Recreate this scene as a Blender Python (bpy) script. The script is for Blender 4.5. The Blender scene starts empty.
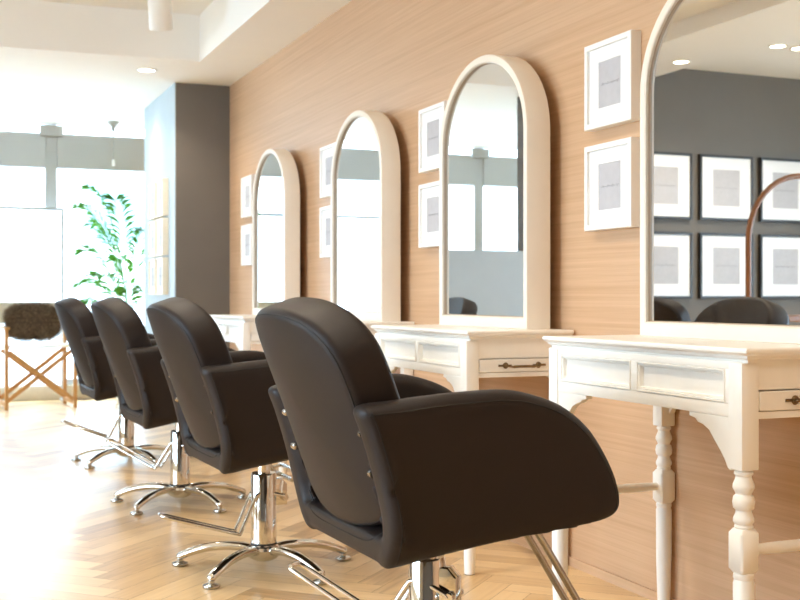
import bpy, bmesh, math, random
from mathutils import Vector, Matrix, Euler
random.seed(7)
PI = math.pi
SC = bpy.context.scene
COL = SC.collection

# ------------------------------------------------------------------ helpers
def lin(c):
    return tuple(((v/255)/12.92 if v/255 <= .04045 else ((v/255+.055)/1.055)**2.4) for v in c)

def mat(name, rgb, rough=.5, metal=0., spec=.5, noise=0., nscale=8., stretch=(1, 1, 1), bump=0., bscale=60., coat=0., trans=0.):
    m = bpy.data.materials.new(name); m.use_nodes = True
    nt = m.node_tree; b = nt.nodes['Principled BSDF']
    c = lin(rgb) + (1,)
    b.inputs['Base Color'].default_value = c
    b.inputs['Roughness'].default_value = rough
    b.inputs['Metallic'].default_value = metal
    b.inputs['Specular IOR Level'].default_value = spec
    b.inputs['Coat Weight'].default_value = coat
    b.inputs['Transmission Weight'].default_value = trans
    if noise or bump:
        tc = nt.nodes.new('ShaderNodeTexCoord'); mp = nt.nodes.new('ShaderNodeMapping')
        mp.inputs['Scale'].default_value = stretch
        nt.links.new(tc.outputs['Object'], mp.inputs['Vector'])
    if noise:
        n = nt.nodes.new('ShaderNodeTexNoise'); n.inputs['Scale'].default_value = nscale; n.inputs['Detail'].default_value = 5
        nt.links.new(mp.outputs[0], n.inputs['Vector'])
        r = nt.nodes.new('ShaderNodeMapRange')
        r.inputs[1].default_value = .25; r.inputs[2].default_value = .75
        r.inputs[3].default_value = 1-noise; r.inputs[4].default_value = 1+noise
        nt.links.new(n.outputs['Fac'], r.inputs[0])
        mx = nt.nodes.new('ShaderNodeVectorMath'); mx.operation = 'SCALE'
        mx.inputs[0].default_value = c[:3]
        nt.links.new(r.outputs[0], mx.inputs['Scale'])
        nt.links.new(mx.outputs[0], b.inputs['Base Color'])
    if bump:
        n2 = nt.nodes.new('ShaderNodeTexNoise'); n2.inputs['Scale'].default_value = bscale; n2.inputs['Detail'].default_value = 3
        nt.links.new(mp.outputs[0], n2.inputs['Vector'])
        bp = nt.nodes.new('ShaderNodeBump'); bp.inputs['Strength'].default_value = bump; bp.inputs['Distance'].default_value = .002
        nt.links.new(n2.outputs['Fac'], bp.inputs['Height']); nt.links.new(bp.outputs[0], b.inputs['Normal'])
    return m

def emit(name, rgb, s):
    m = bpy.data.materials.new(name); m.use_nodes = True
    b = m.node_tree.nodes['Principled BSDF']
    b.inputs['Base Color'].default_value = lin(rgb)+(1,)
    b.inputs['Emission Color'].default_value = lin(rgb)+(1,)
    b.inputs['Emission Strength'].default_value = s
    return m

def glass_mat(name, refl=.06, tint=(1, 1, 1)):
    m = bpy.data.materials.new(name); m.use_nodes = True
    nt = m.node_tree; nt.nodes.clear()
    o = nt.nodes.new('ShaderNodeOutputMaterial'); t = nt.nodes.new('ShaderNodeBsdfTransparent'); g = nt.nodes.new('ShaderNodeBsdfGlossy')
    t.inputs[0].default_value = tint+(1,); g.inputs['Roughness'].default_value = .02
    mx = nt.nodes.new('ShaderNodeMixShader'); mx.inputs[0].default_value = refl
    nt.links.new(t.outputs[0], mx.inputs[1]); nt.links.new(g.outputs[0], mx.inputs[2]); nt.links.new(mx.outputs[0], o.inputs[0])
    return m

class MB:
    """collects shapes and links them as one mesh object"""
    def __init__(s): s.bm = bmesh.new()
    def box(s, c, d, bev=0., seg=2, rot=None):
        r = bmesh.ops.create_cube(s.bm, size=1); vs = r['verts']
        M = Matrix.Translation(c) @ (rot.to_matrix().to_4x4() if rot else Matrix.Identity(4)) @ Matrix.Diagonal((d[0], d[1], d[2], 1))
        bmesh.ops.transform(s.bm, matrix=M, verts=vs)
        if bev > 0:
            es = list({e for v in vs for e in v.link_edges})
            bmesh.ops.bevel(s.bm, geom=es, offset=min(bev, min(d)*.45), segments=seg, profile=.6, affect='EDGES')
        return s
    def bx(s, x0, x1, y0, y1, z0, z1, bev=0., seg=2):
        return s.box(((x0+x1)/2, (y0+y1)/2, (z0+z1)/2), (abs(x1-x0), abs(y1-y0), abs(z1-z0)), bev, seg)
    def loops(s, loops, closed=True, cap0=False, cap1=False):
        L = [[s.bm.verts.new(p) for p in lp] for lp in loops]
        n = len(L[0])
        for a, b in zip(L, L[1:]):
            for i in range(n if closed else n-1):
                j = (i+1) % n
                try: s.bm.faces.new((a[i], a[j], b[j], b[i]))
                except ValueError: pass
        if cap0: s.bm.faces.new(L[0][::-1])
        if cap1: s.bm.faces.new(L[-1])
        return s
    def lathe(s, prof, c=(0, 0, 0), n=20, M=None):
        lp = []
        for r, z in prof:
            ring = [Vector((max(r, 1e-4)*math.cos(2*PI*i/n), max(r, 1e-4)*math.sin(2*PI*i/n), z)) for i in range(n)]
            lp.append([(M @ p if M else p)+Vector(c) for p in ring])
        return s.loops(lp, True, True, True)
    def tube(s, pts, r, n=10, cap=True, sq=1.):
        pts = [Vector(p) for p in pts]; N = len(pts)
        rr = r if isinstance(r, (list, tuple)) else [r]*N
        T = [(pts[min(i+1, N-1)]-pts[max(i-1, 0)]).normalized() for i in range(N)]
        up = Vector((0, 0, 1)) if abs(T[0].z) < .95 else Vector((0, 1, 0))
        u = T[0].cross(up).normalized(); lp = []
        for i in range(N):
            u = (u-T[i]*u.dot(T[i])).normalized(); v = T[i].cross(u)
            lp.append([pts[i]+u*rr[i]*math.cos(2*PI*k/n)+v*rr[i]*sq*math.sin(2*PI*k/n) for k in range(n)])
        return s.loops(lp, True, cap, cap)
    def slab(s, prof, t, r, f, n=5, dome=(0, 0)):
        """rounded slab of the outline prof (a,b); f(a,b,h) places it; dome = extra bulge of the two faces"""
        N = len(prof); P = [Vector((p[0], p[1])) for p in prof]
        area = sum(P[i].x*P[(i+1) % N].y-P[(i+1) % N].x*P[i].y for i in range(N))
        sg = 1 if area > 0 else -1
        nr = []
        for i in range(N):
            e1 = (P[i]-P[i-1]).normalized(); e2 = (P[(i+1) % N]-P[i]).normalized()
            t_ = (e1+e2).normalized() if (e1+e2).length > 1e-6 else e1
            nr.append(Vector((-t_.y, t_.x))*sg)
        cen = sum(P, Vector((0, 0)))/N
        rings = []
        def inset(d, h): rings.append([f(P[i].x+nr[i].x*d, P[i].y+nr[i].y*d, h) for i in range(N)])
        def scaled(k, h, d): rings.append([f(*(cen+(P[i]+nr[i]*d-cen)*k), h) for i in range(N)])
        if dome[0]:
            for k in (.02, .25, .5, .75, .9): scaled(k, -t/2-dome[0]*(1-k*k), r)
        for q in range(n+1):
            a = PI/2*q/n; inset(r*(1-math.sin(a)), -t/2+r*(1-math.cos(a)))
        for q in range(n, -1, -1):
            a = PI/2*q/n; inset(r*(1-math.sin(a)), t/2-r*(1-math.cos(a)))
        if dome[1]:
            for k in (.9, .75, .5, .25, .02): scaled(k, t/2+dome[1]*(1-k*k), r)
        return s.loops(rings, True, True, True)
    def poly(s, pts):
        s.bm.faces.new([s.bm.verts.new(p) for p in pts]); return s
    def build(s, name, m, parent=None, smooth=None, loc=None):
        bmesh.ops.remove_doubles(s.bm, verts=s.bm.verts, dist=1e-5)
        bmesh.ops.recalc_face_normals(s.bm, faces=s.bm.faces)
        me = bpy.data.meshes.new(name); s.bm.to_mesh(me); s.bm.free()
        if smooth is not None:
            me.shade_smooth()
            if smooth < 179: me.set_sharp_from_angle(angle=math.radians(smooth))
        for mm in (m if isinstance(m, (list, tuple)) else [m]): me.materials.append(mm)
        o = bpy.data.objects.new(name, me); COL.objects.link(o)
        if parent: o.parent = parent
        if loc: o.location = loc
        return o

def tag(o, label=None, cat=None, group=None, kind=None):
    if label: o['label'] = label
    if cat: o['category'] = cat
    if group: o['group'] = group
    if kind: o['kind'] = kind
    return o
def empty(name, loc, rz=0):
    o = bpy.data.objects.new(name, None); COL.objects.link(o); o.empty_display_size = .1
    o.location = loc; o.rotation_euler = (0, 0, rz); return o
def copy_tree(o, parent=None):
    c = o.copy(); COL.objects.link(c)
    if parent: c.parent = parent
    for ch in list(o.children): copy_tree(ch, c)
    return c
def struct(name, mb, m, smooth=None, parent=None):
    o = mb.build(name, m, parent, smooth); o['kind'] = 'structure'; return o
def spline(pts, n=8, closed=True):
    """Catmull-Rom through 2-D or 3-D points"""
    P = [Vector(p) for p in pts]; N = len(P); out = []
    for i in range(N if closed else N-1):
        if closed: a, b, c, d = P[i-1], P[i], P[(i+1) % N], P[(i+2) % N]
        else: a, b, c, d = P[max(i-1, 0)], P[i], P[i+1], P[min(i+2, N-1)]
        for k in range(n):
            t = k/n
            out.append(.5*((2*b)+(c-a)*t+(2*a-5*b+4*c-d)*t*t+(3*b-a-3*c+d)*t**3))
    if not closed: out.append(P[-1])
    return out

# ------------------------------------------------------------------ materials
M = {}
M['paint'] = mat('cream_paint', (250, 247, 240), .38, noise=.02, nscale=20, stretch=(1, 1, .2))
M['mirror_frame'] = mat('cream_frame_paint', (236, 225, 210), .4, noise=.02, nscale=12)
M['white'] = mat('white_lacquer', (244, 242, 238), .4)
M['mat_board'] = mat('white_mat_board', (240, 239, 238), .8)
M['print'] = mat('grey_print', (188, 186, 189), .8, noise=.05, nscale=30)
M['ink'] = mat('dark_ink', (140, 138, 142), .8)
M['black_frame'] = mat('black_frame_wood', (34, 30, 27), .45)
M['leather'] = mat('brown_leather', (33, 25, 23), .52, spec=.32, noise=.05, nscale=30, bump=.12, bscale=420)
M['seam'] = mat('seam_thread', (14, 11, 10), .7)
M['chrome'] = mat('chrome', (225, 222, 216), .07, metal=1.)
M['steel'] = mat('brushed_steel', (190, 186, 178), .22, metal=1.)
M['rubber'] = mat('black_rubber', (26, 25, 25), .7)
M['brass'] = mat('antique_brass', (128, 106, 76), .4, metal=.9, noise=.35, nscale=60)
M['mirror'] = mat('mirror_silver', (238, 240, 240), .0, metal=1.)
M['ceiling'] = mat('ceiling_paint', (246, 243, 238), .8, noise=.008, nscale=6)
M['grey'] = mat('grey_wall_paint', (112, 106, 99), .75, noise=.03, nscale=5)
M['daylit_grey'] = mat('daylit_grey_paint', (180, 192, 200), .7, noise=.02)  # wall grey with the bluish daylight put into the colour
M['plain_wall'] = mat('pale_wall_paint', (236, 234, 230), .8, noise=.01)
M['alu'] = mat('window_aluminium', (190, 191, 190), .45, metal=.2)
M['curb'] = mat('stone_curb', (196, 184, 164), .7, noise=.06, nscale=20)
M['glass'] = glass_mat('window_glass')
M['cover_glass'] = glass_mat('picture_glass', .07)
M['warm_lit_frame'] = mat('warm_lit_frame_tone', (243, 230, 208), .5, noise=.05, nscale=6, stretch=(1, 1, 12))  # beige puts the warm light on the frame edges into the colour
M['lip'] = mat('mirror_edge_reflection', (176, 154, 130), .5)  # brown tone stands in for the frame edge reflected in the glass
M['oak'] = mat('beech_wood', (198, 146, 88), .45, noise=.1, nscale=6, stretch=(8, 8, .6))
M['brown_wood'] = mat('walnut_wood', (136, 88, 50), .4, noise=.12, nscale=6, stretch=(2, 2, 2))
M['canvas'] = mat('cream_canvas', (232, 222, 204), .9, bump=.2, bscale=300)
M['fur'] = mat('brown_fur', (84, 66, 50), .85, noise=.3, nscale=25)
M['fur_tip'] = mat('fur_strands', (132, 108, 82), .8, noise=.35, nscale=14)
def leaf_mat():
    m = mat('palm_leaf', (84, 150, 52), .6, spec=.2, noise=.25, nscale=9); nt = m.node_tree; L = nt.links.new
    b = nt.nodes['Principled BSDF']; t = nt.nodes.new('ShaderNodeBsdfTranslucent'); t.inputs[0].default_value = lin((96, 160, 50))+(1,)
    x = nt.nodes.new('ShaderNodeMixShader'); x.inputs[0].default_value = .3
    L(b.outputs[0], x.inputs[1]); L(t.outputs[0], x.inputs[2]); L(x.outputs[0], nt.nodes['Material Output'].inputs[0]); return m
M['leaf'] = leaf_mat()
M['stem'] = mat('palm_stem', (120, 150, 84), .5)
M['pot'] = mat('white_ceramic', (226, 224, 220), .3)
M['soil'] = mat('potting_soil', (60, 46, 36), .9, noise=.3, nscale=60)
def fabric_mat():
    m = bpy.data.materials.new('sheer_white_fabric'); m.use_nodes = True
    nt = m.node_tree; nt.nodes.clear(); L = nt.links.new
    o = nt.nodes.new('ShaderNodeOutputMaterial'); t = nt.nodes.new('ShaderNodeBsdfTransparent'); d = nt.nodes.new('ShaderNodeBsdfDiffuse'); r = nt.nodes.new('ShaderNodeBsdfTranslucent')
    d.inputs[0].default_value = r.inputs[0].default_value = (.92, .92, .93, 1)
    a = nt.nodes.new('ShaderNodeMixShader'); a.inputs[0].default_value = .6; L(d.outputs[0], a.inputs[1]); L(r.outputs[0], a.inputs[2])
    b = nt.nodes.new('ShaderNodeMixShader'); b.inputs[0].default_value = .35; L(a.outputs[0], b.inputs[1]); L(t.outputs[0], b.inputs[2])
    L(b.outputs[0], o.inputs[0]); return m
M['screen'] = fabric_mat()
M['asphalt'] = mat('paving', (205, 204, 200), .9, noise=.1, nscale=20)
M['render'] = mat('pale_render', (222, 222, 220), .9)
M['dark_glass'] = mat('dark_window', (130, 145, 160), .2)
M['lamp'] = emit('lamp_diffuser', (255, 240, 214), 14)
M['cable'] = mat('grey_cable', (165, 165, 160), .5)

# horizontal oak veneer on the long wall
def wood_wall_mat():
    m = bpy.data.materials.new('oak_veneer'); m.use_nodes = True
    nt = m.node_tree; b = nt.nodes['Principled BSDF']; L = nt.links.new; N = nt.nodes.new
    tc = N('ShaderNodeTexCoord')
    def layer(sc, scale, det, dist=0.):
        mp = N('ShaderNodeMapping'); mp.inputs['Scale'].default_value = sc; L(tc.outputs['Object'], mp.inputs[0])
        n = N('ShaderNodeTexNoise'); n.inputs['Scale'].default_value = scale; n.inputs['Detail'].default_value = det
        n.inputs['Distortion'].default_value = dist; L(mp.outputs[0], n.inputs[0]); return n
    a = layer((1, .22, 24), 3, 6, .3); c = layer((1, 1.2, 150), 3, 3); d = layer((1, .2, 2.2), 1.6, 2)
    mix = N('ShaderNodeMath'); mix.operation = 'MULTIPLY_ADD'; mix.inputs[1].default_value = .55
    L(a.outputs[0], mix.inputs[0])
    m2 = N('ShaderNodeMath'); m2.operation = 'MULTIPLY'; m2.inputs[1].default_value = .3; L(c.outputs[0], m2.inputs[0]); L(m2.outputs[0], mix.inputs[2])
    m3 = N('ShaderNodeMath'); m3.operation = 'MULTIPLY_ADD'; m3.inputs[1].default_value = .22; L(d.outputs[0], m3.inputs[0]); L(mix.outputs[0], m3.inputs[2])
    cr = N('ShaderNodeValToRGB')
    cr.color_ramp.elements[0].position = .34; cr.color_ramp.elements[0].color = lin((190, 150, 114))+(1,)
    cr.color_ramp.elements[1].position = .72; cr.color_ramp.elements[1].color = lin((214, 177, 142))+(1,)
    L(m3.outputs[0], cr.inputs[0]); L(cr.outputs[0], b.inputs['Base Color'])
    b.inputs['Roughness'].default_value = .42; b.inputs['Specular IOR Level'].default_value = .4
    return m
M['veneer'] = wood_wall_mat()

def plank_mat():
    m = bpy.data.materials.new('oak_parquet'); m.use_nodes = True
    nt = m.node_tree; b = nt.nodes['Principled BSDF']; L = nt.links.new; N = nt.nodes.new
    uv = N('ShaderNodeUVMap'); uv.uv_map = 'UVMap'
    at = N('ShaderNodeAttribute'); at.attribute_name = 'tint'
    mp = N('ShaderNodeMapping'); mp.inputs['Scale'].default_value = (2.5, 38, 1); L(uv.outputs[0], mp.inputs[0])
    n = N('ShaderNodeTexNoise'); n.inputs['Scale'].default_value = 1.6; n.inputs['Detail'].default_value = 6; n.inputs['Distortion'].default_value = .8
    L(mp.outputs[0], n.inputs[0])
    s = N('ShaderNodeMath'); s.operation = 'MULTIPLY_ADD'; s.inputs[1].default_value = .5; L(n.outputs[0], s.inputs[0])
    t = N('ShaderNodeMath'); t.operation = 'MULTIPLY'; t.inputs[1].default_value = .55; L(at.outputs['Fac'], t.inputs[0]); L(t.outputs[0], s.inputs[2])
    cr = N('ShaderNodeValToRGB'); e = cr.color_ramp.elements
    e[0].position = .16; e[0].color = lin((152, 114, 72))+(1,)
    e[1].position = .8; e[1].color = lin((238, 206, 158))+(1,)
    x = e.new(.45); x.color = lin((214, 178, 126))+(1,)
    L(s.outputs[0], cr.inputs[0]); L(cr.outputs[0], b.inputs['Base Color'])
    b.inputs['Roughness'].default_value = .29; b.inputs['Specular IOR Level'].default_value = .55
    return m
M['plank'] = plank_mat(); M['gap'] = mat('parquet_joint', (112, 78, 48), .6)

# ------------------------------------------------------------------ setting
H, XW, CZ, RZ = .92, 2.04, 2.465, 2.77          # eye height, panelled wall, low ceiling, raised ceiling
YE, YB, XL = 10.9, -2.6, -4.6                   # window wall, wall behind, far side wall
# herringbone floor: one mesh
def floor():
    w, Lk, g = .092, .552, .0006
    vs, fs, uvs, tint, mi = [], [], [], [], []
    th = PI/4; ct, st = math.cos(th), math.sin(th)
    def put(x0, x1, y0, y1, horiz):
        cx, cy = (x0+x1)/2, (y0+y1)/2
        X, Y = cx*ct-cy*st-1, cx*st+cy*ct+4
        if not (XL-.0 < X < XW and YB < Y < YE): return
        b = len(vs); ou, ov = random.random()*20, random.random()*20
        for (x, y) in ((x0+g, y0+g), (x1-g, y0+g), (x1-g, y1-g), (x0+g, y1-g)):
            vs.append((x*ct-y*st-1, x*st+y*ct+4, 0))
            uvs.append(((x-x0 if horiz else y-y0)+ou, (y-y0 if horiz else x-x0)+ov))
        fs.append((b, b+1, b+2, b+3)); tint.append(random.random()); mi.append(0)
    for i in range(-220, 221):
        for j in range(-14, 15):
            ox, oy = i*w+j*Lk, i*w-j*Lk
            if abs(ox) > 14 or abs(oy) > 14: continue
            put(ox, ox+Lk, oy, oy+w, True); put(ox, ox+w, oy+w, oy+w+Lk, False)
    b = len(vs)
    for x, y in ((XL-.6, YB-.6), (XW+.6, YB-.6), (XW+.6, YE+.12), (XL-.6, YE+.12)): vs.append((x, y, -.0015)); uvs.append((0, 0))
    fs.append((b, b+1, b+2, b+3)); tint.append(.5); mi.append(1)
    me = bpy.data.meshes.new('floor'); me.from_pydata(vs, [], fs)
    ul = me.uv_layers.new(name='UVMap')
    for lp in me.loops: ul.data[lp.index].uv = uvs[lp.vertex_index]
    a = me.attributes.new('tint', 'FLOAT', 'FACE'); a.data.foreach_set('value', tint)
    me.materials.append(M['plank']); me.materials.append(M['gap'])
    me.polygons.foreach_set('material_index', mi)
    o = bpy.data.objects.new('floor', me); COL.objects.link(o); o['kind'] = 'structure'
floor()

struct('wall_east', MB().bx(XW, XW+.15, YB, YE, 0, RZ+.2), M['veneer'])
struct('wall_east_pier', MB().bx(1.645, XW, 8.42, 9.70, 0, CZ), M['grey'])
struct('wall_east_pier_side', MB().bx(1.637, 1.645, 8.42, 9.70, 0, CZ), M['daylit_grey'])  # thin skin, its lighter colour paints in daylight on this face
struct('wall_south', MB().bx(XL, XW, YB-.15, YB, 0, RZ+.2), M['grey'])
# far side wall with an unseen window, added to light the room from the left
WA, WB = .6, 6.2
m_ = MB()
m_.bx(XL-.15, XL, YB, WA, 0, RZ+.2); m_.bx(XL-.15, XL, WB, YE, 0, RZ+.2)
m_.bx(XL-.15, XL, WA, WB, 0, .35); m_.bx(XL-.15, XL, WA, WB, 2.35, RZ+.2)
struct('wall_west', m_, M['plain_wall'])
m_ = MB()
for y in (WA+.03, (WA+WB)/2, WB-.03): m_.bx(XL-.11, XL-.04, y-.03, y+.03, .35, 2.35)
m_.bx(XL-.11, XL-.04, WA, WB, .35, .41); m_.bx(XL-.11, XL-.04, WA, WB, 2.29, 2.35)
w_ = struct('window_4', m_, M['alu']); struct('pane', MB().bx(XL-.08, XL-.072, WA, WB, .36, 2.34), M['glass'], parent=w_)
# inner grey wall with the black frames, low part with an opening above it
struct('wall_inner', MB().bx(XL, -.46, 7.88, 8.02, 0, RZ+.1), M['grey'])
struct('wall_inner_low', MB().bx(-.46, .37, 7.88, 8.02, 0, 1.27), M['daylit_grey'])  # bluish daylight on the low wall painted into its colour
# ceilings: low soffit along the panelled wall and by the window, raised bay, beam, second raised bay
XS, YS = 1.645, 7.62
m_ = MB(); m_.bx(XS, XW, YB, YS, CZ, RZ+.1); m_.bx(-.62, XW, YS, YE, CZ, RZ+.1); m_.bx(XL, -.62, 8.02, YE, CZ, RZ+.1)
struct('ceiling_soffit', m_, M['ceiling'])
struct('ceiling_beam', MB().bx(-1.58, -.90, YB, 7.88, 2.66, RZ+.1), M['ceiling'])
struct('ceiling', MB().bx(XL-.15, XW+.15, YB-.15, YE+.15, RZ, RZ+.15), M['ceiling'])
# window front
mull = [1.01, -1.18, -3.37]
edges = [XW, 1.01, -1.58, -3.6, XL]
for k in range(4):
    xr, xl = edges[k], edges[k+1]
    m_ = MB()
    m_.bx(xl-.05, xl+.05, YE, YE+.1, 0.0, CZ, .004)
    m_.bx(xl+.05, xr-.05, YE-.02, YE+.1, 2.075, 2.385, .004)
    m_.bx(xl+.05, xr-.05, YE+.01, YE+.09, .13, .18)
    if k < 3: m_.bx(xl-.1, xl+.1, YE-.05, YE+.02, 2.36, 2.455, .006)
    w_ = struct('window_%d' % (k+1) if k < 3 else 'window_5', m_, M['alu'])
    struct('pane', MB().bx(xl+.05, xr-.05, YE+.045, YE+.053, .15, CZ-.002), M['glass'], parent=w_)
struct('baseboard_north', MB().bx(XL, XW, YE-.06, YE+.12, 0, .13, .006), M['curb'])
struct('baseboard_east', MB().bx(XW-.008, XW, YB, 8.42, 0, .03), M['veneer'])

# street outside
struct('ground', MB().bx(-30, 30, YE+.12, 40, -.12, -.02), M['asphalt'])
struct('ground_west', MB().bx(-40, XL-.15, YB-6, YE+.12, -.12, -.02), M['asphalt'])
bd = empty('building', (0, 24, -.02))
MB().bx(-16, 14, 0, 6, 0, 5.2).build('facade', M['render'], bd)
for i in range(8):
    f_ = MB().bx(-14.2+i*3.4, -12.9+i*3.4, -.06, .02, 1.9, 3.5, .02).build('window', M['alu'], bd)
    MB().bx(-14.1+i*3.4, -13.0+i*3.4, -.07, -.055, 2.0, 3.4).build('pane', M['dark_glass'], f_)
tag(bd, 'pale building across the street seen through the shop window', 'building')

# ------------------------------------------------------------------ console tables
def arch_prof(a, z0, zs, b, n=28):
    pts = [(-a, z0), (-a, zs)]
    pts += [(-a*math.cos(PI*k/n), zs+b*math.sin(PI*k/n)) for k in range(1, n)]
    return pts+[(a, zs), (a, z0)]

TZ = .808
def make_table():
    t = empty('console_table', (0, 0, 0))
    # local: +x = towards the wall, front edge at x=0, back at .40, y = -.45 .. .45
    a = .047; hx, hy = .40, .452
    tp = MB()
    lay = [(0, TZ-.030, TZ-.024), (.0, 0, 0)]
    prof = [(.020, TZ-.032), (.020, TZ-.026), (.012, TZ-.022), (.010, TZ-.016), (.003, TZ-.013), (.0, TZ-.009), (.0, TZ-.004), (.003, TZ)]
    tp.loops([[(d, -hy+d, z), (hx, -hy+d, z), (hx, hy-d, z), (d, hy-d, z)] for d, z in prof], True, True, True)
    tp.build('tabletop', M['paint'], t, 35)
    zt = TZ-.032
    lx, ly = .007+a/2, hy-.024-a/2
    bxk = hx+.004-a/2
    legs = [(lx, -ly), (lx, ly), (bxk, -ly), (bxk, ly)]
    for x, y in legs:
        l = MB()
        l.bx(x-a/2, x+a/2, y-a/2, y+a/2, .540, zt, .004)
        P = [(.016, .540), (.0205, .536), (.021, .531), (.017, .526), (.0185, .520), (.0235, .508), (.0238, .500), (.019, .491), (.0172, .486), (.022, .482), (.0245, .470), (.0225, .456), (.0172, .451), (.0175, .446), (.0225, .434), (.0230, .426), (.019, .420), (.021, .415), (.018, .410)]
        l.lathe(P, (x, y, 0), 20)
        c = .004
        def sq(h, z): return [(x-h+c, y-h, z), (x+h-c, y-h, z), (x+h, y-h+c, z), (x+h, y+h-c, z), (x+h-c, y+h, z), (x-h+c, y+h, z), (x-h, y+h-c, z), (x-h, y-h+c, z)]
        l.loops([sq(.018, .411), sq(a/2+.001, .401), sq(a/2+.001, .323), sq(.018, .313)], True, True, True)
        l.lathe([(.017, .316), (.0225, .311), (.0228, .303), (.0205, .299), (.023, .291), (.0225, .15), (.018, .006), (.017, .002)], (x, y, 0), 20)
        lg = l.build('leg', M['paint'], t, 40)
        MB().lathe([(.0165, 0), (.0165, .004)], (x, y, 0), 16).build('floor_pad', M['rubber'], lg)
    # long front with two sunk panels
    y0, y1 = -ly+a/2, ly-a/2; zb = zt-.122
    f = MB(); xf = lx-a/2+.004
    f.bx(xf+.012, xf+.026, y0, y1, zb, zt)
    f.bx(xf, xf+.02, y0, y1, zt-.016, zt, .002); f.bx(xf, xf+.02, y0, y1, zb, zb+.030, .002)
    for c, h in ((y0+.008, .008), (y1-.008, .008), (0, .013)): f.bx(xf, xf+.02, c-h, c+h, zb+.03, zt-.016, .0015)
    for pa, pb in ((y0+.016, -.013), (.013, y1-.016)):
        za, zc = zb+.03, zt-.016
        def lp(d, x): return [(x, pa+d, za+d), (x, pb-d, za+d), (x, pb-d, zc-d), (x, pa+d, zc-d)]
        f.loops([lp(0, xf+.004), lp(.0015, xf-.002), lp(.0045, xf-.002), lp(.0055, xf+.003), lp(.0065, xf+.001), lp(.0095, xf+.002), lp(.0105, xf+.007), lp(.0115, xf+.005), lp(.014, xf+.0125)], True)
    f.build('front_apron', M['paint'], t, 30)
    xb = bxk+a/2-.004
    MB().bx(xb-.018, xb, y0, y1, zb, zt).build('back_apron', M['paint'], t)
    for s in (-1, 1):
        x0, x1 = lx+a/2, bxk-a/2; yo = s*(ly+a/2-.004); yi = yo-s*.018
        p = MB(); p.bx(x0, x1, min(yo, yi), max(yo, yi), zt-.060, zt); p.bx(x0, x1, min(yo, yi), max(yo, yi), zb-.002, zb+.014, .002)
        p.bx(x0, x1, min(yi, yi-s*.008), max(yi, yi-s*.008), zb, zt)
        p.build('side_apron', M['paint'], t)
        ya, yb = sorted((yo+s*.004, yi+s*.002))
        d = MB().bx(x0+.002, x1-.002, ya, yb, zb+.0155, zt-.0635, .003).build('drawer', M['paint'], t)
        h = MB(); zc = (zb+.0155+zt-.0635)/2; yo2 = yo+s*.004
        xm = (x0+x1)/2+.008
        for q in (-1, 1):
            R = Matrix.Rotation(-s*PI/2 if s < 0 else -PI/2, 4, 'X')
            R = Matrix.Rotation(PI/2 if s < 0 else -PI/2, 4, 'X')
            h.lathe([(.001, 0), (.011, .0005), (.009, .003), (.005, .005), (.005, .010), (.0035, .013), (.001, .014)], (xm+q*.062, yo2, zc), 12, R)
            h.box((xm+q*.078, yo2+s*.0015, zc), (.022, .003, .007), .001); h.box((xm+q*.046, yo2+s*.0015, zc), (.012, .003, .006), .001)
        h.tube(spline([(xm-.062, yo2+s*.011, zc), (xm-.045, yo2+s*.016, zc-.004), (xm-.012, yo2+s*.017, zc-.003), (xm+.012, yo2+s*.017, zc-.003), (xm+.045, yo2+s*.016, zc-.004), (xm+.062, yo2+s*.011, zc)], 4, False), [.0028]*5+[.0045]*11+[.0028]*5, 8)
        h.build('drawer_handle', M['brass'], d, 40)
        st = MB().tube([(lx+a/2-.006, s*ly, .362), (lx+.09, s*ly, .362), (bxk-.09, s*ly, .362), (bxk-a/2+.006, s*ly, .362)], [.011, .0135, .0135, .011], 12)
        st.build('stretcher', M['paint'], t, 40)
    # shaped corner brackets
    bp = [(0, 0), (.15, 0), (.15, -.010), (.128, -.014), (.118, -.022), (.098, -.026), (.076, -.036), (.055, -.058), (.035, -.078), (.018, -.098), (.010, -.112), (0, -.118)]
    def bracket(fn): MB().slab(bp, .018, .002, fn, 2).build('corner_bracket', M['paint'], t, 30)
    for s in (-1, 1):
        bracket(lambda u, v, h, s=s: (xf+.010+h, s*(ly-a/2)-s*u, zb+v))
        bracket(lambda u, v, h, s=s: (xb-.010+h, s*(ly-a/2)-s*u*.75, zb+v*.65))
    return t
table_y = [2.512, 3.920, 5.330, 6.880]
tb = make_table()
tl = ['white console table nearest the camera, its drawer side cut off by the picture edge',
      'white console table beside the second mirror, seen past the arm of the nearest chair',
      'white console table mostly hidden behind the nearest chair, under the third mirror',
      'white console table farthest from the camera, next to the grey pier']
for i, y in enumerate(table_y):
    o = tb if i == 0 else copy_tree(tb)
    o.location = (1.632, y, 0); tag(o, tl[i], 'table', 'white console tables along the panelled wall')

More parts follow.
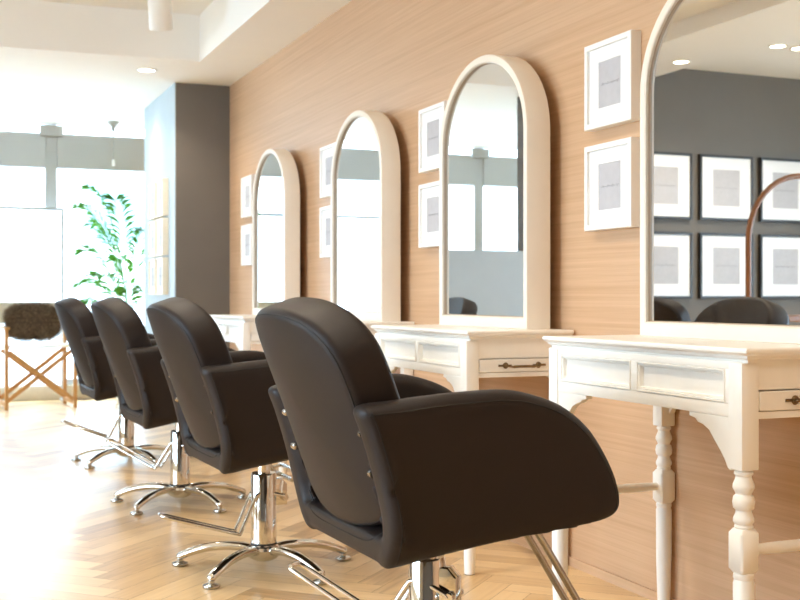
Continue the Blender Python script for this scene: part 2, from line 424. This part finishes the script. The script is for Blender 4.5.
# ------------------------------------------------------------------ arched mirrors standing on the tables
def make_mirror():
    t = empty('arched_mirror', (0, 0, 0))
    D = .092; W = .366; ht = 1.815-TZ
    O = arch_prof(W, 0, ht-.315, .315); I = arch_prof(W-.030, .042, ht-.315, .315-.030)
    def off(P, d):      # shrink an arch outline by d
        out = []
        for a, b in P:
            k = (abs(a)-d)/abs(a) if abs(a) > 1e-6 else 1
            if b > ht-.316: c = ht-.315; out.append((a*(1-d/.34), c+(b-c)*(1-d/.29)))
            else: out.append((math.copysign(abs(a)-d, a), b+(d if b < .1 else 0)))
        return out
    def place(P, h): return [(-h, a, b) for a, b in P]
    f = MB()
    f.loops([place(O, 0), place(O, D-.004), place(off(O, .0015), D-.001), place(off(O, .005), D), place(off(I, -.006), D), place(off(I, -.002), D-.003), place(I, D-.010)], True, True, False)
    f.build('frame', M['mirror_frame'], t, 30)
    MB().loops([place(I, D-.010), place(off(I, .003), D-.017)]).build('inner_lip', M['lip'], t, 30)
    MB().poly(place(off(I, .002), D-.0165)).build('mirror_glass', M['mirror'], t)
    return t
mr = make_mirror()
ml = ['large arched mirror with cream box frame nearest the camera, cut off by the picture edge',
      'arched mirror with cream box frame on the second console table, reflecting a half-height grey wall',
      'arched cream-framed mirror third from the camera, filled with bright window reflection',
      'smallest looking arched cream-framed mirror, farthest along the panelled wall by the grey pier']
for i, y in enumerate([2.502, 3.930, 5.310, 6.870]):
    o = mr if i == 0 else copy_tree(mr)
    o.location = (1.990, y, TZ); o.rotation_euler = (0, 0, math.radians((.45, .5, 0, 0)[i])); tag(o, ml[i], 'mirror', 'arched mirrors on the console tables')

# ------------------------------------------------------------------ white square picture frames
def make_frame(S, depth, rim, fm, pw, ph, name, mount):
    t = empty(name, (0, 0, 0))     # faces -x, back at x=0, centred
    h = S/2
    def sq(d, x): return [(-x, -h+d, -h+d), (-x, h-d, -h+d), (-x, h-d, h-d), (-x, -h+d, h-d)]
    MB().loops([sq(0, 0), sq(0, depth-.002), sq(.002, depth), sq(rim-.001, depth), sq(rim, depth-.001), sq(rim, depth-.012)], True, True).build('frame', fm, t)
    m = MB(); xm = depth-.010
    q = lambda a, b, x: [(-x, -a, -b), (-x, a, -b), (-x, a, b), (-x, -a, b)]
    m.loops([q(h-rim, h-rim, xm), q(pw/2, ph/2, xm), q(pw/2-.001, ph/2-.001, xm-.002)], True)
    m.build('mat_board', mount, t)
    p = MB().poly(q(pw/2, ph/2, xm-.0018)).build('print', M['print'], t)
    s = MB(); z0 = .0
    for row, (wd, am) in enumerate(((.80, .005),)):
        pts = []
        for k in range(40):
            u = -wd/2+wd*k/39
            pts.append((-(xm-.0010), u*pw, z0-row*.022*S/.27+am*math.sin(k*1.7)*(.5+.5*math.sin(k*.61+row))*S/.27))
        s.tube(pts, .0004*S/.27, 5)
    s.build('handwriting', M['ink'], p)
    return t
pf = make_frame(.277, .038, .018, M['white'], .132, .150, 'picture_frame', M['mat_board'])
spots = []
for i, y in enumerate((3.215, 4.625, 6.035, 7.80)):
    for j, z in enumerate((1.605, 1.275)): spots.append((XW, y, z, i, j))
where = ['between the nearest two mirrors', 'left of the second mirror', 'left of the third mirror', 'beside the grey pier']
first = True
for x, y, z, i, j in spots:
    o = pf if first else copy_tree(pf); first = False
    o.location = (x, y, z)
    tag(o, '%s white picture frame of the pair on the wood wall %s' % (('upper', 'lower')[j], where[i]), 'picture', 'white frames on the wood wall')
rows = ['top', 'middle', 'bottom']
wf = make_frame(.277, .044, .014, M['warm_lit_frame'], .132, .150, 'picture_frame', M['mat_board']); wfirst = True
for j in range(3):
    for k in range(2):
        o = wf if wfirst else copy_tree(wf); wfirst = False; o.location = (1.637, 8.80+k*.325, 1.66-j*.292)
        tag(o, '%s picture frame on the side of the grey pier, column nearer the %s' % (rows[j], ('front corner', 'window')[k]), 'picture', 'pale frames on the side of the pier')
# black frames on the inner wall (face -y: turn the frame from -x to -y)
bf = make_frame(.535, .035, .020, M['black_frame'], .27, .30, 'black_picture_frame', M['mat_board'])
first = True
for j, z in enumerate((1.815, 1.175)):
    for k in range(5):
        o = bf if first else copy_tree(bf); first = False
        o.location = (-1.72-k*.612, 7.88, z); o.rotation_euler = (0, 0, PI/2)
        tag(o, '%s-row black framed print on the grey wall, %s from its free end' % (('upper', 'lower')[j], ('first', 'second', 'third', 'fourth', 'fifth')[k]), 'picture', 'black frames on the grey inner wall')

# ------------------------------------------------------------------ styling chairs
def bake(objs, name, vox, it):
    """one welded, softened mesh out of several overlapping ones"""
    b = bmesh.new()
    for o in objs: b.from_mesh(o.data)
    me = bpy.data.meshes.new(name); b.to_mesh(me); b.free()
    for o in objs: bpy.data.objects.remove(o)
    t = bpy.data.objects.new(name, me); COL.objects.link(t)
    r = t.modifiers.new('r', 'REMESH'); r.mode = 'VOXEL'; r.voxel_size = vox
    s = t.modifiers.new('s', 'SMOOTH'); s.factor = .5; s.iterations = it
    dg = bpy.context.evaluated_depsgraph_get(); dg.update()
    out = bpy.data.meshes.new_from_object(t.evaluated_get(dg))
    bpy.data.objects.remove(t); out.name = name; out.shade_smooth()
    return out

arm_pts = [(-.288, .690), (-.276, .706), (-.21, .712), (-.10, .722), (.03, .727), (.10, .717), (.175, .690), (.238, .643), (.283, .582), (.311, .525), (.321, .478), (.311, .450), (.272, .434),
           (.20, .428), (.03, .404), (-.10, .382), (-.185, .364), (-.210, .370), (-.217, .42), (-.224, .47), (-.240, .54), (-.257, .60), (-.275, .655)]
def make_chair():
    t = empty('styling_chair', (0, 0, 0))
    W, th = .322, .084
    outline = spline([Vector((a, b)) for a, b in arm_pts], 5)
    prof = [(p.x, p.y) for p in outline]
    pieces = []
    for s in (-1, 1):
        yc = s*(W-th/2)
        pieces.append(MB().slab(prof, th, .030, lambda a, b, h, yc=yc: (a, yc+h, b), 5).build('p', M['leather']))
    pan = [(-.217, .425), (-.15, .440), (-.135, .425), (-.11, .425), (.20, .455), (.262, .462), (.285, .452), (.262, .438), (.20, .429), (.03, .405), (-.10, .383), (-.185, .365), (-.209, .371)]
    pieces.append(MB().slab(pan, 2*W-.004, .03, lambda a, b, h: (a, h, b), 4).build('p', M['leather']))
    for p in pieces:
        for v in p.data.vertices:
            k = min(1, max(0, (.49-v.co.z)/.125)); v.co.y *= 1-.21*k*k*(1 if v.co.x < .1 else max(.4, 1-2.5*(v.co.x-.1)))
    me = bake(pieces, 'shell', .0065, 7); me.materials.clear(); me.materials.append(M['leather'])
    sh = bpy.data.objects.new('shell', me); COL.objects.link(sh); sh.parent = t
    from mathutils.bvhtree import BVHTree
    bv = BVHTree.FromPolygons([v.co[:] for v in me.vertices], [p.vertices[:] for p in me.polygons])
    # seams round the outer faces of the arms
    for s in (-1, 1):
        P = [Vector(p) for p in prof]; N = len(P); line = []
        for i in range(N):
            e = (P[(i+1) % N]-P[i-1]).normalized(); n_ = Vector((e.y, -e.x))
            q = P[i]+n_*.020; h_ = bv.ray_cast(Vector((q.x, s, q.y)), Vector((0, -s, 0)))[0]; line.append(h_ if h_ else Vector((q.x, s*(W-.003), q.y)))
        k0 = 4; seg = line[-30:]+line[:int(N*.5)]
        MB().tube(seg, .0016, 6).build('seam', M['seam'], sh, 60)
    line = []
    for k in range(25):
        y = -.235+.47*k/24
        hit = bv.ray_cast(Vector((-1, y, .404+.05*(abs(y)/.235)**6)), Vector((1, 0, 0)))[0]
        if hit: line.append(hit)
    MB().tube(line, .0016, 6).build('seam', M['seam'], sh, 60)
    # seat cushion
    MB().slab([(-.15, -.222), (.25, -.222), (.285, -.19), (.292, 0), (.285, .19), (.25, .222), (-.15, .222), (-.165, .19), (-.165, -.19)], .09, .03, lambda a, b, h: (a, b, .478+h+.07*a), 4, (0, .016)).build('seat_cushion', M['leather'], t, 60)
    # backrest: tombstone outline in its own leaning plane
    half = .243; hb = .47
    bo = [(-half*.90, .0), (-half, .05), (-half*1.03, .16), (-half*1.04, .26)]
    n = 14
    for k in range(n+1):
        a = PI-PI*k/n
        ca, sa = math.cos(a), math.sin(a)
        bo.append((half*1.04*math.copysign(abs(ca)**.80, ca), .30+.173*abs(sa)**.80))
    bo += [(half*1.04, .26), (half*1.03, .16), (half, .05), (half*.90, .0), (half*.55, -.026), (0, -.036), (-half*.55, -.026)]
    bo = [(p.x, p.y) for p in spline([Vector(p) for p in bo], 3)]
    lean = math.radians(19.0); cl, sl = math.cos(lean), math.sin(lean)
    bx0, bz0, T = -.172, .466, .106
    def fb(a, b, h):    # h towards the front (+x)
        bend = -.10*(b-.1)**2 + .030*(a/half)**2
        h2 = h+bend
        return (bx0-b*sl+h2*cl, a, bz0+b*cl+h2*sl)
    br = MB().slab(bo, T, .022, fb, 5, (.012, .022)).build('backrest', M['leather'], t, 60)
    P = [Vector(p) for p in bo]; N = len(P); cen = sum(P, Vector((0, 0)))/N
    for hh, nm in ((-T/2+.004, 'seam'),):
        ring = []
        for i in range(N):
            e = (P[(i+1) % N]-P[i-1]).normalized(); n_ = Vector((-e.y, e.x))
            if n_.dot(P[i]-cen) < 0: n_ = -n_
            q = P[i]-n_*.0108; ring.append(fb(q.x, q.y, hh))
        ring = ring+ring[:2]
        MB().tube(ring, .0022, 6, False).build(nm, M['seam'], br, 60)
    for s in (-1, 1):
        for x, z in ((-.258, .645), (-.236, .563)):
            R = Matrix.Rotation(s*PI/2, 4, 'X')
            MB().lathe([(.010, -.012), (.010, .003), (.008, .007), (.001, .0095)], (x, s*(W-th), z), 12, R).build('bolt', M['steel'], sh, 40)
    # column
    col = MB()
    col.lathe([(.056, .062), (.058, .068), (.054, .078), (.046, .082), (.0435, .086), (.0430, .320), (.0400, .326), (.03, .326)], (0, 0, 0), 32)
    c_ = col.build('pump_column', M['chrome'], t, 30)
    MB().lathe([(.0445, .082), (.0448, .084), (.0448, .089), (.0437, .091)], (0, 0, 0), 32).build('collar_ring', M['rubber'], c_, 30)
    MB().lathe([(.0225, .31), (.0225, .40)], (0, 0, 0), 24).build('piston', M['chrome'], t, 30)
    MB().bx(-.10, .12, -.10, .10, .392, .412, .004).build('seat_plate', M['rubber'], t)
    hs = MB()
    hs.slab([(-.01, .215), (.078, .215), (.078, .285), (.058, .306), (-.01, .306)], .040, .004, lambda a, b, h: (a, h, b), 3)
    hs.build('pump_housing', M['chrome'], t, 30)
    lv = MB()
    path = lambda y: [(.064, y, .242), (.05, y, .250), (-.005, y, .262), (-.028, y, .258), (-.042, y, .238), (-.086, y, .142), (-.094, y, .133), (-.108, y, .133), (-.33, y*.9, .200)]
    end = [(-.343, .026, .204), (-.350, .016, .207), (-.350, -.016, .207), (-.343, -.026, .204)]
    pa, pb = spline(path(.031), 4, False), spline(path(-.031), 4, False)
    lv.tube([*pa, *[Vector(e) for e in end], *pb[::-1]], .0062, 10)
    for s in (-1, 1):
        lv.lathe([(.011, -.009), (.012, -.006), (.012, .006), (.011, .009)], (.066, s*.027, .242), 14, Matrix.Rotation(PI/2, 4, 'X'))
    lv.build('pump_lever', M['chrome'], t, 50)
    MB().lathe([(.030, .030), (.046, .038), (.052, .044), (.055, .062), (.03, .066)], (0, 0, 0), 28).build('hub', M['chrome'], t, 40)
    for k in range(5):
        a = math.radians(147+72*k); ca, sa = math.cos(a), math.sin(a)
        rp = [(.030, .064), (.075, .073), (.130, .074), (.190, .067), (.243, .053), (.285, .037), (.306, .027)]
        pts = spline([Vector((r*ca, r*sa, z)) for r, z in rp], 4, False); n = len(pts)
        rad = [.0205-.0050*(i/(n-1)) for i in range(n)]; rad[-1] = .008; rad[-2] = .0115
        lg = MB().tube(pts, rad, 12, True, .8).build('leg', M['chrome'], t, 60)
        x, y = .296*ca, .296*sa
        MB().lathe([(.010, .030), (.010, .016), (.016, .014), (.027, .010), (.0285, .005), (.0275, .002)], (x, y, 0), 18).build('glide', M['steel'], lg, 40)
        MB().lathe([(.0225, 0), (.0235, .003)], (x, y, 0), 18).build('pad', M['rubber'], lg, 40)
    fr = MB()
    for s in (-1, 1):
        fr.tube(spline([(.10, s*.035, .415), (.215, s*.035, .408), (.258, s*.035, .382), (.420, s*.035, .132), (.438, s*.035, .112), (.47, s*.035, .104)], 5, False), .0085, 10)
    fr.build('footrest_tube', M['steel'], t, 50)
    fp = MB(); fp.tube([(.462, -.19, .104), (.462, .19, .104)], .011, 12); fp.tube([(.535, -.19, .118), (.535, .19, .118)], .011, 12)
    for s in (-1, 1): fp.tube([(.462, s*.185, .104), (.535, s*.185, .118)], .008, 8)
    fp.build('footrest', M['steel'], t, 50)
    return t
chair_l = ['dark brown leather styling chair nearest the camera, its curved arm filling the centre',
           'dark brown leather styling chair second from the camera, half hidden by the nearest chair',
           'dark brown leather styling chair third from the camera',
           'dark brown leather styling chair farthest from the camera, beside the folding wooden chair',
           'styling chair seen only as a rounded back top at the left in the nearest mirror']
ch = make_chair()
for i, (x, y, rz) in enumerate([(1.06, 2.47, 2), (1.05, 3.85, 2), (1.035, 5.20, 2), (1.02, 6.64, 2), (-1.12, 6.78, 170)]):
    o = ch if i == 0 else copy_tree(ch)
    o.location = (x, y, 0); o.rotation_euler = (0, 0, math.radians(rz))
    for c in o.children:
        if c.name.startswith(('pump_lever', 'pump_housing')):
            rzz, tilt = math.radians((-48, 0, -38, -20, 0)[i]), math.radians((9, 0, 9, 3, 0)[i]) if c.name.startswith('pump_lever') else 0
            c.rotation_euler = (0, tilt, rzz); piv = Vector((.066, 0, .242)); Rz = Matrix.Rotation(rzz, 3, 'Z')
            c.location = Rz @ piv - Rz @ (Matrix.Rotation(tilt, 3, 'Y') @ piv)
    tag(o, chair_l[i], 'chair', 'styling chairs facing the mirrors')

# ------------------------------------------------------------------ opposite mirror stand, only seen in the near mirror
st = empty('arch_stand', (-1.37, 5.9, 0))
bw = .42
pts = [Vector((-bw, 0, .80))]+[Vector((-bw, 0, 1.20))]+[Vector((-bw*math.cos(PI*k/20), 0, 1.27+.42*math.sin(PI*k/20))) for k in range(21)]+[Vector((bw, 0, 1.20)), Vector((bw, 0, .80))]
MB().tube(pts, .018, 10).build('arched_frame', M['brown_wood'], st, 50)
MB().bx(-.50, .50, -.16, .16, .765, .805, .006).build('shelf', M['brown_wood'], st)
for a in (-1, 1):
    for b in (-1, 1): MB().bx(a*.46-.022, a*.46+.022, b*.13-.02, b*.13+.02, 0, .765, .003).build('leg', M['brown_wood'], st)
tag(st, 'bent walnut arch on a wooden table, seen only reflected in the nearest mirror', 'stand')

# ------------------------------------------------------------------ director's chair with fur cushion
dc = empty('folding_chair', (.83, 10.22, 0), math.radians(6))
hw, hd = .275, .20
for sx in (-1, 1):
    for sy in (-1, 1):
        top = .885 if sy > 0 else .655
        MB().bx(sx*hw-.014, sx*hw+.014, sy*hd-.018, sy*hd+.018, 0.0, top, .004).build('post', M['oak'], dc)
    MB().bx(sx*hw-.024, sx*hw+.024, -hd-.05, hd+.0, .655, .675, .005).build('armrest', M['oak'], dc)
    MB().bx(sx*hw-.013, sx*hw+.013, -hd+.018, hd-.018, .03, .062, .003).build('side_rail', M['oak'], dc)
for y in (-hd+.025, hd-.025):
    for s in (-1, 1):
        a = Vector((-s*hw*.95, y+s*.012, .07)); b = Vector((s*hw*.93, y+s*.012, .475))
        d = b-a; m_ = MB(); m_.box((a+b)/2, (d.length, .018, .032), .003, 2, Euler((0, -math.atan2(d.z, d.x), 0)))
        m_.build('crossing_leg', M['oak'], dc)
s_ = MB()
s_.loops([[(-hw+.01+2*(hw-.01)*k/12, y, .525-.020*(1-((k-6)/6)**2)+h) for k in range(13)] for y, h in ((-hd, 0), (hd, 0), (hd, -.006), (-hd, -.006), (-hd, 0))], False)
s_.bx(-hw, -hw+.03, -hd, hd, .49, .52, .006); s_.bx(hw-.03, hw, -hd, hd, .49, .52, .006)
s_.build('canvas_seat', M['canvas'], dc, 40)
b_ = MB()
b_.loops([[(-hw-.012+2*(hw+.012)*k/12, hd-.022+.022*(1-((k-6)/6)**2)+h, z) for k in range(13)] for z, h in ((.70, 0), (.875, 0), (.875, .005), (.70, .005), (.70, 0))], False)
b_.build('canvas_back', M['canvas'], dc, 40)
tag(dc, 'folding wooden chair with crossed legs and cream canvas beside the window', 'chair')

fc = MB(); bmesh.ops.create_icosphere(fc.bm, subdivisions=4, radius=1)
def sup(v): return math.copysign(abs(v)**.72, v)
for v in fc.bm.verts:
    p = v.co.copy(); v.co = (sup(p.x)*.225, sup(p.y)*.06, sup(p.z)*.150)
hair_src = [(v.co.copy(), Vector((v.co.x/.05, v.co.y/.0042, v.co.z/.0225)).normalized()) for v in fc.bm.verts]
fo = fc.build('fur_cushion', M['fur'], None, 180)
rnd = random.Random(3); hb_ = MB()
for k in range(8000):
    p, n = rnd.choice(hair_src)
    p = p+Vector((rnd.uniform(-.012, .012), rnd.uniform(-.006, .006), rnd.uniform(-.010, .010)))
    d = (n*.7+Vector((rnd.uniform(-.6, .6), rnd.uniform(-.6, .6), rnd.uniform(-.9, .3)))).normalized()*rnd.uniform(.016, .046)
    sd = d.cross(Vector((rnd.random()-.5, rnd.random()-.5, rnd.random()-.5))).normalized()*.0016
    vs = [hb_.bm.verts.new(q) for q in (p-sd, p+sd, p+d)]; hb_.bm.faces.new(vs)
me = bpy.data.meshes.new('fur'); hb_.bm.to_mesh(me); hb_.bm.free(); me.materials.append(M['fur_tip'])
fu = bpy.data.objects.new('fur', me); COL.objects.link(fu); fu.parent = fo; fu['kind'] = 'stuff'
fo.location = (.80, 10.20, .715); fo.rotation_euler = (math.radians(-14), 0, math.radians(6))
tag(fo, 'shaggy brown fur cushion on the folding wooden chair', 'cushion')

# ------------------------------------------------------------------ white fabric screen in front of the window
sc_ = empty('fabric_screen', (.1, 10.74, 0))
MB().bx(-1.0, .985, -.004, .004, .14, 1.69).build('fabric_panel', M['screen'], sc_)
MB().tube([(-1.02, 0, 1.70), (1.0, 0, 1.70)], .013, 10).build('top_rail', M['alu'], sc_, 50)
for x in (-1.01, .995):
    MB().tube([(x, 0, 0.01), (x, 0, 1.70)], .012, 10).build('post', M['alu'], sc_, 50)
    MB().bx(x-.02, x+.02, -.08, .08, 0, .018, .004).build('foot', M['alu'], sc_)
tag(sc_, 'white translucent fabric screen standing in front of the shop window', 'screen')

# ------------------------------------------------------------------ potted palm
pl = empty('potted_palm', (1.62, 10.3, 0))
MB().lathe([(.10, 0), (.12, .01), (.155, .28), (.16, .30), (.145, .30), (.14, .27)], (0, 0, 0), 28).build('pot', M['pot'], pl, 40)
MB().lathe([(.142, .265), (.142, .272)], (0, 0, 0), 24).build('soil', M['soil'], pl)
rp = random.Random(11)
def frond(az, hgt, reach, droop, ln, base=.27, ox=0, oy=0):
    m = MB(); ca, sa = math.cos(az), math.sin(az); P = []
    for k in range(15):
        t = k/14; r = reach*(t**1.7); z = base+(hgt-base)*(1-(1-t)**1.5)-droop*t**3
        P.append(Vector((ox+r*ca, oy+r*sa, z)))
    m.tube(P, [.007*(1-.8*k/14) for k in range(15)], 6)
    for k in range(7, 15):
        for q in (0, .25, .5, .75):
            t = min(k+q, 13.9); i = int(t); p = P[i].lerp(P[min(i+1, 14)], t-i); T = (P[min(i+1, 14)]-P[max(i-1, 0)]).normalized()
            for s in (-1, 1):
                side = T.cross(Vector((0, 0, 1))).normalized()*s
                d = (side*.85+T*.95+Vector((0, 0, rp.uniform(-.35, .15)))).normalized()
                l = .95*ln*(1-.5*abs((t-10)/7))*rp.uniform(.8, 1.1); w = T*.0105
                tip = p+d*l+Vector((0, 0, -.25*l)); mid = p+d*l*.45
                a = [m.bm.verts.new(x) for x in (p, mid-w, tip, mid+w)]
                m.bm.faces.new(a)
    return m
for (az, h, re, dr, ln) in [(3.0, 1.95, .32, .10, .26), (3.5, 1.80, .40, .12, .26), (2.5, 1.70, .36, .15, .24), (4.2, 1.86, .30, .12, .24), (5.2, 1.6, .22, .12, .22),
                            (3.2, 1.46, .34, .14, .25), (3.9, 1.26, .40, .16, .26), (2.8, 1.22, .44, .18, .26), (3.4, 1.06, .46, .20, .25), (4.6, 1.12, .32, .15, .24), (2.0, 1.4, .25, .15, .22)]:
    frond(az, h, re, dr, ln, .27, rp.uniform(-.05, .05), rp.uniform(-.05, .05)).build('frond', M['leaf'], pl)
tag(pl, 'tall green feathery palm in a white pot beside the window', 'plant')

# ------------------------------------------------------------------ lamps
def lamp_light(name, kind, loc, energy, color, parent=None, **kw):
    l = bpy.data.lights.new(name, kind); l.energy = energy; l.color = color
    for k, v in kw.items(): setattr(l, k, v)
    o = bpy.data.objects.new(name, l); COL.objects.link(o); o.location = loc
    if parent: o.parent = parent
    return o
WARM = (1.0, .87, .70)
def downlight(x, y, z, label, e, r=.055, size=2.3):
    t = empty('downlight', (x, y, z))
    MB().lathe([(r+.018, 0), (r+.018, -.004), (r+.012, -.006), (r, -.005), (r-.002, .004)], (0, 0, -.0005), 28).build('rim', M['white'], t, 40)
    MB().lathe([(r-.001, -.0025), (r-.001, -.0012)], (0, 0, 0), 24).build('diffuser', M['lamp'], t)
    l = lamp_light('downlight_bulb', 'SPOT', (0, 0, -.02), e, WARM, t, spot_size=size, spot_blend=.7, shadow_soft_size=.05)
    tag(t, label, 'lamp', 'recessed ceiling downlights')
E = 55
downlight(1.37, 8.03, CZ, 'round downlight in the low ceiling just past the raised bay, nearer of two', 25)
downlight(1.36, 9.2, CZ, 'round downlight in the low ceiling nearer the window', 15)
for y in (.6, 2.0, 3.4, 4.8, 6.2):
    downlight(.55, y, RZ, 'round downlight in the raised ceiling above the row of styling chairs', E)
downlight(-1.40, 7.2, 2.66, 'round downlight under the ceiling beam, reflected at the left of the nearest mirror', 30)
downlight(-2.04, 6.9, RZ, 'left of two downlights reflected together near the edge of the nearest mirror', 30)
downlight(-2.24, 6.9, RZ, 'right of two downlights reflected together near the edge of the nearest mirror', 30)
for y in (1.0, 3.2): downlight(-2.2, y, RZ, 'round downlight in the raised ceiling over the other side of the room', 50)
sp = empty('ceiling_spotlight', (1.22, 6.75, RZ))
MB().lathe([(.045, 0), (.045, -.025), (.02, -.03)], (0, 0, 0), 20).build('mount', M['white'], sp, 40)
R_ = Matrix.Rotation(math.radians(17), 4, 'X') @ Matrix.Rotation(math.radians(-6), 4, 'Y')
hd_ = MB().lathe([(.02, .02), (.066, .0), (.068, -.01), (.068, -.27), (.064, -.275), (.060, -.262)], (0, 0, -.035), 28, R_).build('lamp_head', M['white'], sp, 40)
MB().lathe([(.055, -.2625), (.055, -.261)], (0, 0, -.035), 20, R_).build('lamp_lens', M['lamp'], hd_)
tag(sp, 'white cylindrical spotlight hanging from the raised ceiling', 'lamp')
pd = empty('pendant_lamp', (1.50, 10.5, CZ))
MB().lathe([(.048, 0), (.048, -.008), (.02, -.035), (.018, -.085), (.006, -.09)], (0, 0, 0), 20).build('ceiling_cup', M['cable'], pd, 40)
MB().tube([(0, 0, -.09), (0, 0, -.34)], .0045, 6).build('cord', M['cable'], pd)
MB().lathe([(.008, 0), (.013, -.01), (.015, -.05), (.01, -.055)], (0, 0, -.335), 14).build('socket', M['white'], pd, 40)
tag(pd, 'small pendant lamp holder on a thin cord in front of the window transom', 'lamp')

# ------------------------------------------------------------------ light
w = bpy.data.worlds.new('sky'); SC.world = w; w.use_nodes = True
bg = w.node_tree.nodes['Background']; bg.inputs[0].default_value = (.58, .79, 1.0, 1); bg.inputs[1].default_value = 14
def portal(loc, rot, sx, sy):
    l = bpy.data.lights.new('window_portal', 'AREA'); l.shape = 'RECTANGLE'; l.size = sx; l.size_y = sy; l.cycles.is_portal = True
    o = bpy.data.objects.new('window_portal', l); COL.objects.link(o); o.location = loc; o.rotation_euler = rot
portal(((XL+XW)/2, YE+.12, 1.3), (-PI/2, 0, 0), XW-XL, 2.3)
portal((XL-.12, (WA+WB)/2, 1.35), (0, -PI/2, 0), 2.0, WB-WA)

# ------------------------------------------------------------------ camera
cam = bpy.data.cameras.new('camera'); co = bpy.data.objects.new('camera', cam); COL.objects.link(co)
co.location = (0, 0, H); co.rotation_euler = (PI/2, 0, -math.radians(21.9))
cam.sensor_width = 36; cam.lens = 1170/800*36; cam.shift_y = -3/800
cam.clip_start = .05
cam.dof.use_dof = True; cam.dof.focus_distance = 2.9; cam.dof.aperture_fstop = 7
SC.camera = co
vs = SC.view_settings
vs.view_transform = 'Standard'; vs.look = 'None'; vs.gamma = 1; vs.use_curve_mapping = False; vs.exposure = .3
SC.cycles.max_bounces = 10; SC.cycles.diffuse_bounces = 5; SC.cycles.transparent_max_bounces = 12
SC.cycles.use_denoising = True
SC.cycles.caustics_reflective = False; SC.cycles.caustics_refractive = False
SC.cycles.sample_clamp_indirect = 6
